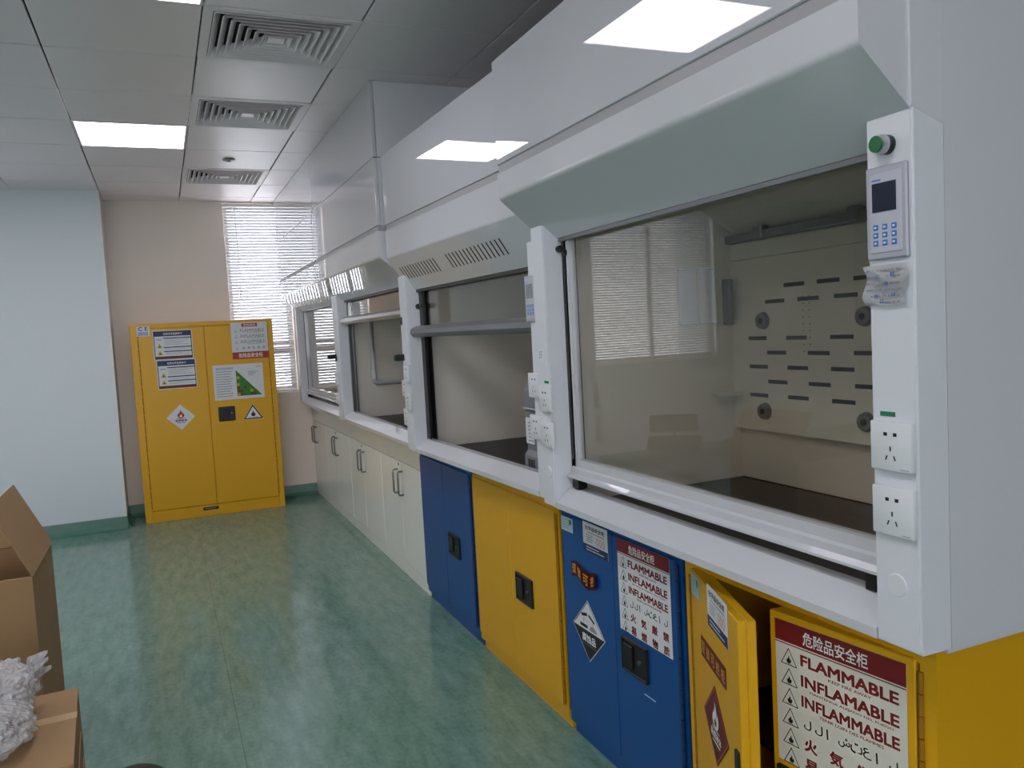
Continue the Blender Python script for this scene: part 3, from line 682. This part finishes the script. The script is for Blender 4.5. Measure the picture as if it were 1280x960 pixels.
def tag_small(w_, h_):
    s = Sticker(w_, h_)
    for k in range(4): s.rect('ink_grey', -w_*.4, h_*(.28-.18*k), w_*(.3-.2*(k % 2)), h_*(.32-.18*k))
    s.rect('ink_green', w_*.2, h_*.05, w_*.4, h_*.4); return s

def safety_cabinet(label, x, ya, yb, paint, hinge, open_doors=False, split=None, end=False):
    """x = face of the doors; ya near end, yb far end"""
    R = thing('safety_cabinet', label, 'cabinet', (x, (ya+yb)/2, 0), 0, 'low safety cabinets under the hoods')
    h0 = (yb-ya)/2; fx = .012; top = .845; back = .60
    b = B(); e = .035
    b.box(fx, fx+.03, -h0, -h0+e, .045, top); b.box(fx, fx+.03, h0-e, h0, .045, top); b.box(fx, fx+.03, -h0+e, h0-e, top-.045, top); b.box(fx, fx+.03, -h0+e, h0-e, .045, .085)
    b.build('face_frame', paint, R)
    b = B(); b.box(fx+.03, back, -h0, -h0+.012, .045, top); b.box(fx+.03, back, h0-.012, h0, .045, top); b.box(fx+.03, back, -h0+.012, h0-.012, top-.012, top); b.box(fx+.03, back, -h0+.012, h0-.012, .045, .057); b.box(back, back+.012, -h0, h0, .045, top)
    b.build('body', paint, R)
    B().box(fx+.035, back-.005, -h0+.013, h0-.013, .40, .41).build('shelf', 'cab_inside', R)
    B().box(.028, back, -h0+.004, h0-.004, 0, .045).build('kick', paint, R)
    sp = (split if split is not None else (ya+yb)/2)-(ya+yb)/2
    d0, d1 = .082, .806; e2 = .022
    if not open_doors:
        B().box(0, .013, sp+.0015, h0-e2, d0, d1, bev=.002).build('door', paint, R); B().box(0, .013, -h0+e2, sp-.0015, d0, d1, bev=.002).build('door', paint, R)
        for yh in (h0-e2+.004, -h0+e2-.004):
            hm_ = B().cyl((0.006, 0, 0), (0.006, 0, .041), .0055, n=10).mesh('hinge_knuckle', hinge, True); n = 16
            for k in range(n): link('hinge_knuckle', hm_, R, (0, yh, d0+.01+k*(d1-d0-.02)/n))
    return R
# blue cabinet under the near hood
BL = safety_cabinet('blue safety cabinet with corrosive diamond and warning poster under the nearest hood', 1.25, 1.825, 2.555, 'safety_blue', 'hinge_blue', split=2.186)
yb = lambda y: y-(1.825+2.555)/2
recess_handle(BL, 0, yb(2.071), .447, .144, .108)
LF = (0, -1)
flammable_poster(.282, .288).build('warning_poster', 'paper', BL, face_mtx((-.0008, yb(2.010), .662), LF))
small_label(.162, .10).build('cabinet_label', 'paper', BL, face_mtx((-.0008, yb(2.291), .764), LF))
tag_small(.085, .05).build('inventory_tag', 'tag_pale', BL, face_mtx((-.0008, yb(2.489), .778), LF))
s, o = diamond(.222, .212, 'corrosive'); s.build('corrosive_sign', 'paper', BL, face_mtx((-.0008, yb(2.365), .436), LF), o)
# peeling ribbon sticker: wavy strip
def wavy_ribbon():
    b = B(); n = 16; rows = []
    for k in range(n+1):
        u = k/n; y = -.185*u; off = -.004*math.sin(u*math.pi)**2*(1.2-.6*math.cos(6*u)) - .0012 - (.010*(u-.82)/.18 if u > .82 else 0); dz = .012*math.sin(u*7)
        rows.append([b.bm.verts.new((off, y, -.027+dz)), b.bm.verts.new((off*.7, y, .027+dz*.6))])
    for p_, q_ in zip(rows, rows[1:]): b.bm.faces.new((p_[0], q_[0], q_[1], p_[1]))
    bmesh.ops.solidify(b.bm, geom=b.bm.faces[:], thickness=.0005)
    o = b.build('ribbon_sticker', 'ink_maroon', BL, True); o.location = (0, yb(2.470), .625)
    V, F = [], []
    for k, ch in enumerate('双锁可控'):
        vs, fs = text_geo(ch, .02); bb = len(V)
        for (x, z) in vs:
            u = .06+.235*k+.17*x; off = -.004*math.sin(u*math.pi)**2*(1.2-.6*math.cos(6*u)) - .0042 - (.010*(u-.82)/.18 if u > .82 else 0)
            V.append((off, -.185*u, -.017+.034*z+.010*math.sin(u*7)))
        F += [tuple(i+bb for i in f) for f in fs]
    me = bpy.data.meshes.new('lettering'); me.from_pydata(V, [], F); me.materials.append(M['ink_gold']); link('lettering', me, o)
wavy_ribbon()
B().box(-.0006, .001, yb(1.97), yb(2.03), .353, .356).build('scratch', 'tag_pale', BL).rotation_euler = (math.radians(0), 0, 0)
# yellow and blue cabinets under hood two
Y2 = safety_cabinet('plain yellow safety cabinet with both doors closed under the second hood', 1.25, 2.575, 3.452, 'safety_yellow', 'hinge_yellow', split=3.026)
recess_handle(Y2, 0, 2.887-(2.575+3.452)/2, .433, .155, .112)
B2 = safety_cabinet('plain blue safety cabinet without stickers beside the white cabinets', 1.25, 3.462, 4.262, 'safety_blue', 'hinge_blue', split=3.866)
recess_handle(B2, 0, 3.72-(3.462+4.262)/2, .419, .158, .108)
# nearest yellow cabinet, doors ajar
Y1 = safety_cabinet('nearest yellow safety cabinet with its doors ajar and a large flammable poster', 1.25, 1.034, 1.812, 'safety_yellow', 'hinge_yellow', True)
yc = lambda y: y-(1.034+1.812)/2
def open_door(hx, hy, ang, width, th, sgn):
    """hinge at (hx,hy); sgn -1: door runs toward -y when shut"""
    mm = Matrix.Translation((hx, hy, 0)) @ Matrix.Rotation(ang, 4, 'Z')
    b = B().box(0, .02, 0, sgn*width, .082, .806, bev=.0025); b.box(.02, th, sgn*.03, sgn*width, .084, .804, bev=.002); o = b.build('door', 'safety_yellow', Y1); o.matrix_local = mm
    return mm
mL = open_door(0.0, yc(1.772), -math.atan2(.145, .371), .398, .042, -1)
hm_ = B().cyl((0, 0, 0), (0, 0, .041), .0055, n=10).mesh('hinge_knuckle', 'hinge_yellow', True)
for k in range(16): link('hinge_knuckle', hm_, Y1, (.004, yc(1.778), .092+k*.0435))
for k in range(16): link('hinge_knuckle', hm_, Y1, (.010, yc(1.066), .092+k*.0435))
mR = open_door(.006, yc(1.075), math.radians(7.0), .352, .042, 1)
uL = (mL.to_3x3() @ Vector((0, -1, 0)))
def onL(d, z): return mL @ Vector((-.0008, -d, z))
tag_small(.075, .055).build('inventory_tag', 'tag_pale', Y1, face_mtx(onL(.048, .772), uL))
small_label(.165, .105).build('cabinet_label', 'paper', Y1, face_mtx(onL(.245, .765), uL))
ribbon(.21, .052, '双锁可控柜', 'ink_gold').build('ribbon_sticker', 'ink_maroon', Y1, face_mtx(onL(.195, .632), uL))
s, o = diamond(.21, .205, 'red'); s.build('flammable_sign', 'ink_maroon', Y1, face_mtx(onL(.20, .47), uL), o)
hd = B().box(-.006, .002, -.36, -.385, .33, .50, bev=.002).build('door_lock', 'black', Y1); hd.matrix_local = mL
uR = (mR.to_3x3() @ Vector((0, -1, 0)))
def onR(d, z): return mR @ Vector((-.0008, d, z))
flammable_poster(.318, .325).build('warning_poster', 'paper_cream', Y1, face_mtx(onR(.176, .630), uR))
hb_ = recess_handle(Y1, 0, .265, .40, .145, .11); hb_.matrix_local = mR

# white base cabinets under hoods three and four
segs = [(4.275, 5.18, 4.72, 'white base cabinet beside the plain blue safety cabinet'), (5.185, 6.142, 5.70, 'white base cabinet, second from the plain blue safety cabinet'),
        (6.147, 7.09, 6.645, 'white base cabinet, third from the plain blue safety cabinet'), (7.095, 7.755, 7.60, 'white base cabinet in the corner against the window wall')]
for (ya, yb_, sp, lb) in segs:
    R = thing('base_cabinet', lb, 'cabinet', (1.27, (ya+yb_)/2, 0), 0, 'white base cabinets under the far hoods'); c0 = (ya+yb_)/2; h0 = (yb_-ya)/2
    B().box(.012, .60, -h0, h0, .085, .848).build('body', 'cabinet_white', R)
    B().box(.004, .60, -h0, h0, 0, .080, bev=.002).build('kick', 'cabinet_white', R)
    B().box(-.004, .012, -h0+.001, h0-.001, .708, .848, bev=.002).build('apron', 'cabinet_white', R)
    for (p, q) in ((-h0+.002, sp-c0-.002), (sp-c0+.002, h0-.002)):
        B().box(-.006, .012, p, q, .088, .703, bev=.003).build('door', 'cabinet_white', R)
    for sgn in (-1, 1):
        y = sp-c0+sgn*.052
        B().tube([(-.006, y, .650), (-.03, y, .650), (-.036, y, .640), (-.036, y, .518), (-.03, y, .508), (-.006, y, .508)], .006, 8).build('handle', 'handle_steel', R, True)
    B().cyl((-.006, sp-c0+.02, .685), (-.009, sp-c0+.02, .685), .009, n=14).build('lock', 'handle_steel', R, True)

# ================================================================== TALL YELLOW CABINET
X0, X1, YC, HT = -.222, .910, 7.36, 1.66
TC = thing('tall_safety_cabinet', 'tall yellow double door safety cabinet with notices, against the end wall', 'cabinet', ((X0+X1)/2, YC, 0)); hw = (X1-X0)/2
B().box(-hw, hw, .004, .395, .0, HT, bev=.004).build('body', 'safety_yellow', TC)
b = B(); b.box(-hw, -hw+.055, -.008, .004, 0, HT, bev=.002); b.box(hw-.045, hw, -.008, .004, 0, HT, bev=.002); b.box(-hw+.055, hw-.045, -.008, .004, 0, .095, bev=.002); b.box(-hw+.055, hw-.045, -.008, .004, HT-.035, HT, bev=.002)
b.build('face_frame', 'safety_yellow', TC)
cx = (X0+X1)/2; lx_ = lambda x: x-cx; spx = .345-cx
B().box(-hw+.059, spx-.002, -.014, .004, .10, HT-.04, bev=.002).build('door', 'safety_yellow', TC)
B().box(spx+.002, hw-.049, -.014, .004, .10, HT-.04, bev=.002).build('door', 'safety_yellow', TC)
for px_ in (-hw+.057, hw-.047):
    me = B().cyl((0, 0, 0), (0, 0, .07), .004, n=8).mesh('hinge_knuckle', 'hinge_yellow', True)
    for k in range(19): link('hinge_knuckle', me, TC, (px_, -.010, .12+k*.079))
b = B().box(lx_(.412), lx_(.548), -.019, -.012, .80, .925, bev=.006); hdl = b.build('handle', 'black', TC)
B().box(lx_(.43), lx_(.50), -.026, -.018, .825, .90, bev=.004).build('paddle', 'bin_black', hdl); B().cyl((lx_(.52), -.019, .868), (lx_(.52), -.027, .868), .008, n=14).build('lock', 'handle_steel', hdl, True)
B().box(lx_(.23), lx_(.355), -.011, -.006, .052, .078, bev=.002).build('name_plate', 'black', TC)
B().box(lx_(.25), lx_(.33), -.0118, -.010, .062, .068).build('plate_print', 'ink_grey', TC)
FR = (1, 0)
def tf(x, z, dy=-.0148, tilt=0): return face_mtx((lx_(x), dy, z), FR, tilt)
s = Sticker(.10, .082); s.text('ink_navy', 'C E', -.036, .004, .036, .036, .015); s.text('ink_blue', '0055', -.04, -.034, .036, -.006, .02); s.build('mark_sticker', 'paper', TC, tf(-.122, 1.600, -.0150))
def notice(w_, h_):
    s = Sticker(w_, h_); L, R_, T, Bt = -w_/2, w_/2, h_/2, -h_/2; q = w_*.02
    s.rect('ink_navy', L+q, T-h_*.2, R_-q, T-q); s.rect('ink_navy', L+q, Bt+q, L+q*2, T-q); s.rect('ink_navy', R_-q*2, Bt+q, R_-q, T-q); s.rect('ink_maroon', L+q, Bt+q, R_-q, Bt+h_*.12)
    s.text('ink_white', '危险化学品告知卡', L+w_*.27, T-h_*.155, R_-w_*.25, T-h_*.08, .01)
    for yy_ in (.25, .56, .70): s.rect('ink_navy', L+w_*.26, T-h_*(yy_+.035), R_-q*2, T-h_*yy_)
    for k, (yy_) in enumerate((.33, .38, .43, .48, .64, .77, .81)): s.rect('ink_grey', L+w_*.29, T-h_*(yy_+.012), R_-w_*(.1+.09*(k % 3)), T-h_*yy_)
    for yy_ in (.5, .74):
        p = [(L+w_*.09, T-h_*(yy_+.09)), (L+w_*.23, T-h_*(yy_+.09)), (L+w_*.16, T-h_*(yy_-.06))]; s.poly('ink_amber', p); s.flame('ink_black', L+w_*.16, T-h_*(yy_+.045), h_*.035, 3)
    s.rect('ink_grey', L+w_*.08, T-h_*.33, L+w_*.22, T-h_*.30)
    return s
notice(.305, .245).build('safety_notice', 'paper', TC, tf(.098, 1.478))
notice(.305, .245).build('safety_notice', 'paper', TC, tf(.110, 1.232))
s = Sticker(.30, .315); L, T = -.15, .1575
s.rect('ink_bright_red', -.06, .118, .07, .148); s.text('ink_white', '危险品柜', -.045, .124, .055, .142, .01)
for k, tx in enumerate(('FLAMMABLE', 'INFLAMABLE', 'INFLAMMABLE')): s.text('ink_grey', tx, -.075, .072-.048*k, .125, .100-.048*k, .01); s.rect('ink_grey', -.02, .064-.048*k, .09, .067-.048*k); s.warn(-.11, .085-.048*k, .016, 'ink_grey')
for k, ch in enumerate('易燃危险品'): s.text('ink_grey', ch, -.066+.042*k, -.075, -.044+.042*k, -.053, .02)
s.warn(-.11, -.063, .016, 'ink_grey')
s.rect('ink_bright_red', -.15, -.1575, .15, -.098); s.text('ink_white', '危险品安全柜', -.10, -.146, .10, -.108, .012)
s.build('warning_notice', 'paper', TC, tf(.712, 1.482, -.0155))
s = Sticker(.41, .30)
s.text('ink_blue', '危险化学品安全储存柜', -.18, .108, -.04, .128, .008)
for k in range(11): s.rect('ink_grey', -.185, .088-.021*k, -.05-.03*((k*7) % 3)/3, .094-.021*k)
s.poly('ink_green', [(-.02, .10), (-.02, -.125), (.185, -.125)])
random.seed(3)
for row in range(7):
    for k in range(row+1):
        x = -.017+.0265*k; y = .062-.0288*row; c_ = random.choice(['ink_brown', 'ink_amber', 'ink_green', 'ink_brown', 'ink_green']) if k < row else 'ink_green'
        if c_ != 'ink_green': s.rect(c_, x, y-.0115, x+.023, y+.011, 2)
for k in range(3): s.rect('ink_grey', .08, .078-.014*k, .165-.02*k, .083-.014*k)
s.rect('ink_grey', .15, .12, .19, .125)
s.build('storage_chart', 'paper', TC, tf(.597, 1.132, -.0150))
s, o = diamond(.225, .215, 'white'); s.build('flammable_sign', 'paper', TC, tf(.113, .868), o)
s = Sticker(.15, .13); p = [(-.072, -.048), (.072, -.048), (0, .066)]; s.line('ink_black', p+[p[0]], .010); s.flame('ink_black', 0, -.004, .026); s.text('ink_black', '当心火灾', -.04, -.041, .04, -.03, .01)
s.build('warning_triangle', 'ink_white', TC, tf(.695, .852), [(-.084, -.056), (.084, -.056), (0, .078)])

# ================================================================== CARTONS AT THE LEFT
r = thing('cardboard_box', 'large open cardboard box with a raised flap at the left edge', 'box', (-.75, 3.47, 0)); w2, d2, hh, t_ = .282, .268, .70, .006
B().box(-w2, w2, -d2, -d2+t_, 0, hh).build('front_panel', 'cardboard', r); B().box(-w2, w2, d2-t_, d2, 0, hh).build('back_panel', 'cardboard', r)
B().box(w2-t_, w2, -d2+t_, d2-t_, 0, hh).build('side_panel', 'cardboard', r); B().box(-w2, -w2+t_, -d2+t_, d2-t_, 0, hh).build('side_panel', 'cardboard', r)
B().box(-w2+t_, w2-t_, -d2+t_, d2-t_, .0, .008).build('bottom', 'cardboard', r)
def flap(pts, nm='flap'):
    v = [Vector(p) for p in pts]; n = (v[1]-v[0]).cross(v[2]-v[0]).normalized()*.005
    b = B(); A = [b.bm.verts.new(p) for p in v]; Bv = [b.bm.verts.new(p+n) for p in v]; k = len(v)
    b.bm.faces.new(A); b.bm.faces.new(Bv[::-1])
    for i in range(k): b.bm.faces.new((A[i], Bv[i], Bv[(i+1) % k], A[(i+1) % k]))
    bmesh.ops.recalc_face_normals(b.bm, faces=b.bm.faces[:]); b.build(nm, 'cardboard', r)
flap([(w2, -d2, hh), (w2, d2, hh), (w2-.115, d2, hh+.25), (w2-.115, -d2, hh+.25)])
flap([(-w2, d2, hh), (w2-.01, d2, hh), (w2-.06, d2+.06, hh+.06), (-w2, d2+.06, hh+.06)])
flap([(w2-.004, -d2, hh), (-w2, -d2, hh), (-w2, -d2+.22, hh-.05), (w2-.04, -d2+.22, hh-.05)])
flap([(-w2, -d2, hh), (-w2, d2, hh), (-w2-.12, d2-.02, hh-.08), (-w2-.12, -d2+.02, hh-.08)])
r2 = thing('cardboard_box', 'closed cardboard box under the bubble wrap at the bottom left corner', 'box', (-.51, 2.60, 0), math.radians(3.6)); w2, d2, hh = .203, .27, .40
b = B().box(-w2, w2, -d2, d2, 0, hh-.008, bev=.003); b.build('carton', 'cardboard', r2)
B().box(-w2-.001, .01-.002, -d2, d2, hh-.008, hh-.002, bev=.001).build('flap', 'cardboard', r2); B().box(.012, w2+.001, -d2, d2, hh-.008, hh, bev=.001).build('flap', 'cardboard', r2)
B().box(-w2+.02, w2+.002, .03, .075, hh-.0008, hh+.0006).build('tape', 'tape', r2)
for k in range(3): B().box(w2, w2+.003, -d2+.01, d2-.01-.05*k, .05+.1*k, .10+.1*k).build('folded_layer', 'cardboard', r2)

def bubble_wrap():
    from mathutils import noise
    r = thing('bubble_wrap', 'crumpled clear bubble wrap lying on the closed cardboard box', 'bubble wrap', (-.54, 2.60, .40))
    for nm, c, sc, seed in (('bubble_sheet', (-.02, -.04, .055), (.145, .22, .062), 1), ('bubble_sheet', (.04, .11, .10), (.085, .085, .075), 5), ('bubble_sheet', (-.07, .10, .10), (.09, .09, .072), 9)):
        b = B(); bmesh.ops.create_icosphere(b.bm, subdivisions=5, radius=1)
        for v in b.bm.verts:
            p = v.co.copy()
            n = noise.fractal(p*1.8+Vector((seed, 0, 0)), 1.0, 2.0, 3)*.18 + abs(noise.noise(p*4+Vector((seed, 3, 0))))*.20
            ck = abs(noise.noise(p*7))*.05
            v.co = Vector((p.x*sc[0], p.y*sc[1], p.z*sc[2]))*(1+n+ck) + Vector(c)
            if v.co.z < .002: v.co.z = .002
        o = b.build(nm, 'bubble', r); o.data.polygons.foreach_set('use_smooth', [True]*len(o.data.polygons))
    # frayed torn edge
    random.seed(11)
    b = B()
    for k in range(14):
        a = random.uniform(-.6, 1.4); p = Vector((.09+.03*random.random(), .13+.05*random.random(), .10+.05*random.random())); q = p+Vector((.05*math.cos(a), .03*random.random(), .03+.05*math.sin(a)*random.random())); w_ = Vector((.0, .022, .012))
        b.face([p-w_, p+w_, q+w_*.3, q-w_*.3])
    bmesh.ops.solidify(b.bm, geom=b.bm.faces[:], thickness=.0006); b.build('torn_edge', 'bubble', r)
bubble_wrap()
r = thing('waste_bin', 'small black dome-topped bin at the bottom edge beside the boxes', 'bin', (-.17, 2.53, 0))
B().lathe([(.075, 0), (.08, .01), (.092, .2), (.094, .205)], n=28).build('bucket', 'bin_black', r, True)
B().lathe([(.097, .205), (.097, .216), (.09, .226), (.07, .24), (.04, .249), (.005, .252)], n=28).build('lid', 'bin_black', r, True)

# office chair on the left, seen mirrored in the near sash
r = thing('office_chair', 'dark office chair on the left, seen mirrored in the nearest sash', 'chair', (-1.65, 6.0, 0), .6)
B().box(-.24, .24, -.23, .23, .34, .41, bev=.03, seg=3).build('seat', 'chair_black', r, True); B().box(-.22, .22, .20, .25, .44, .60, bev=.022, seg=3).build('backrest', 'chair_black', r, True)
B().cyl((0, 0, .06), (0, 0, .34), .025).build('column', 'rail_grey', r, True); B().tube([(0, .18, .36), (0, .27, .39), (0, .27, .52)], .018).build('back_stem', 'rail_grey', r, True)
for k in range(5):
    a = k*2*math.pi/5; o = B().tube([(0, 0, .09), (.26*math.cos(a), .26*math.sin(a), .055)], .016, 8).build('leg', 'rail_grey', r, True)
    B().cyl((.26*math.cos(a)-.012, .26*math.sin(a), .027), (.26*math.cos(a)+.012, .26*math.sin(a), .027), .027, n=16).build('caster', 'chair_black', o, True)
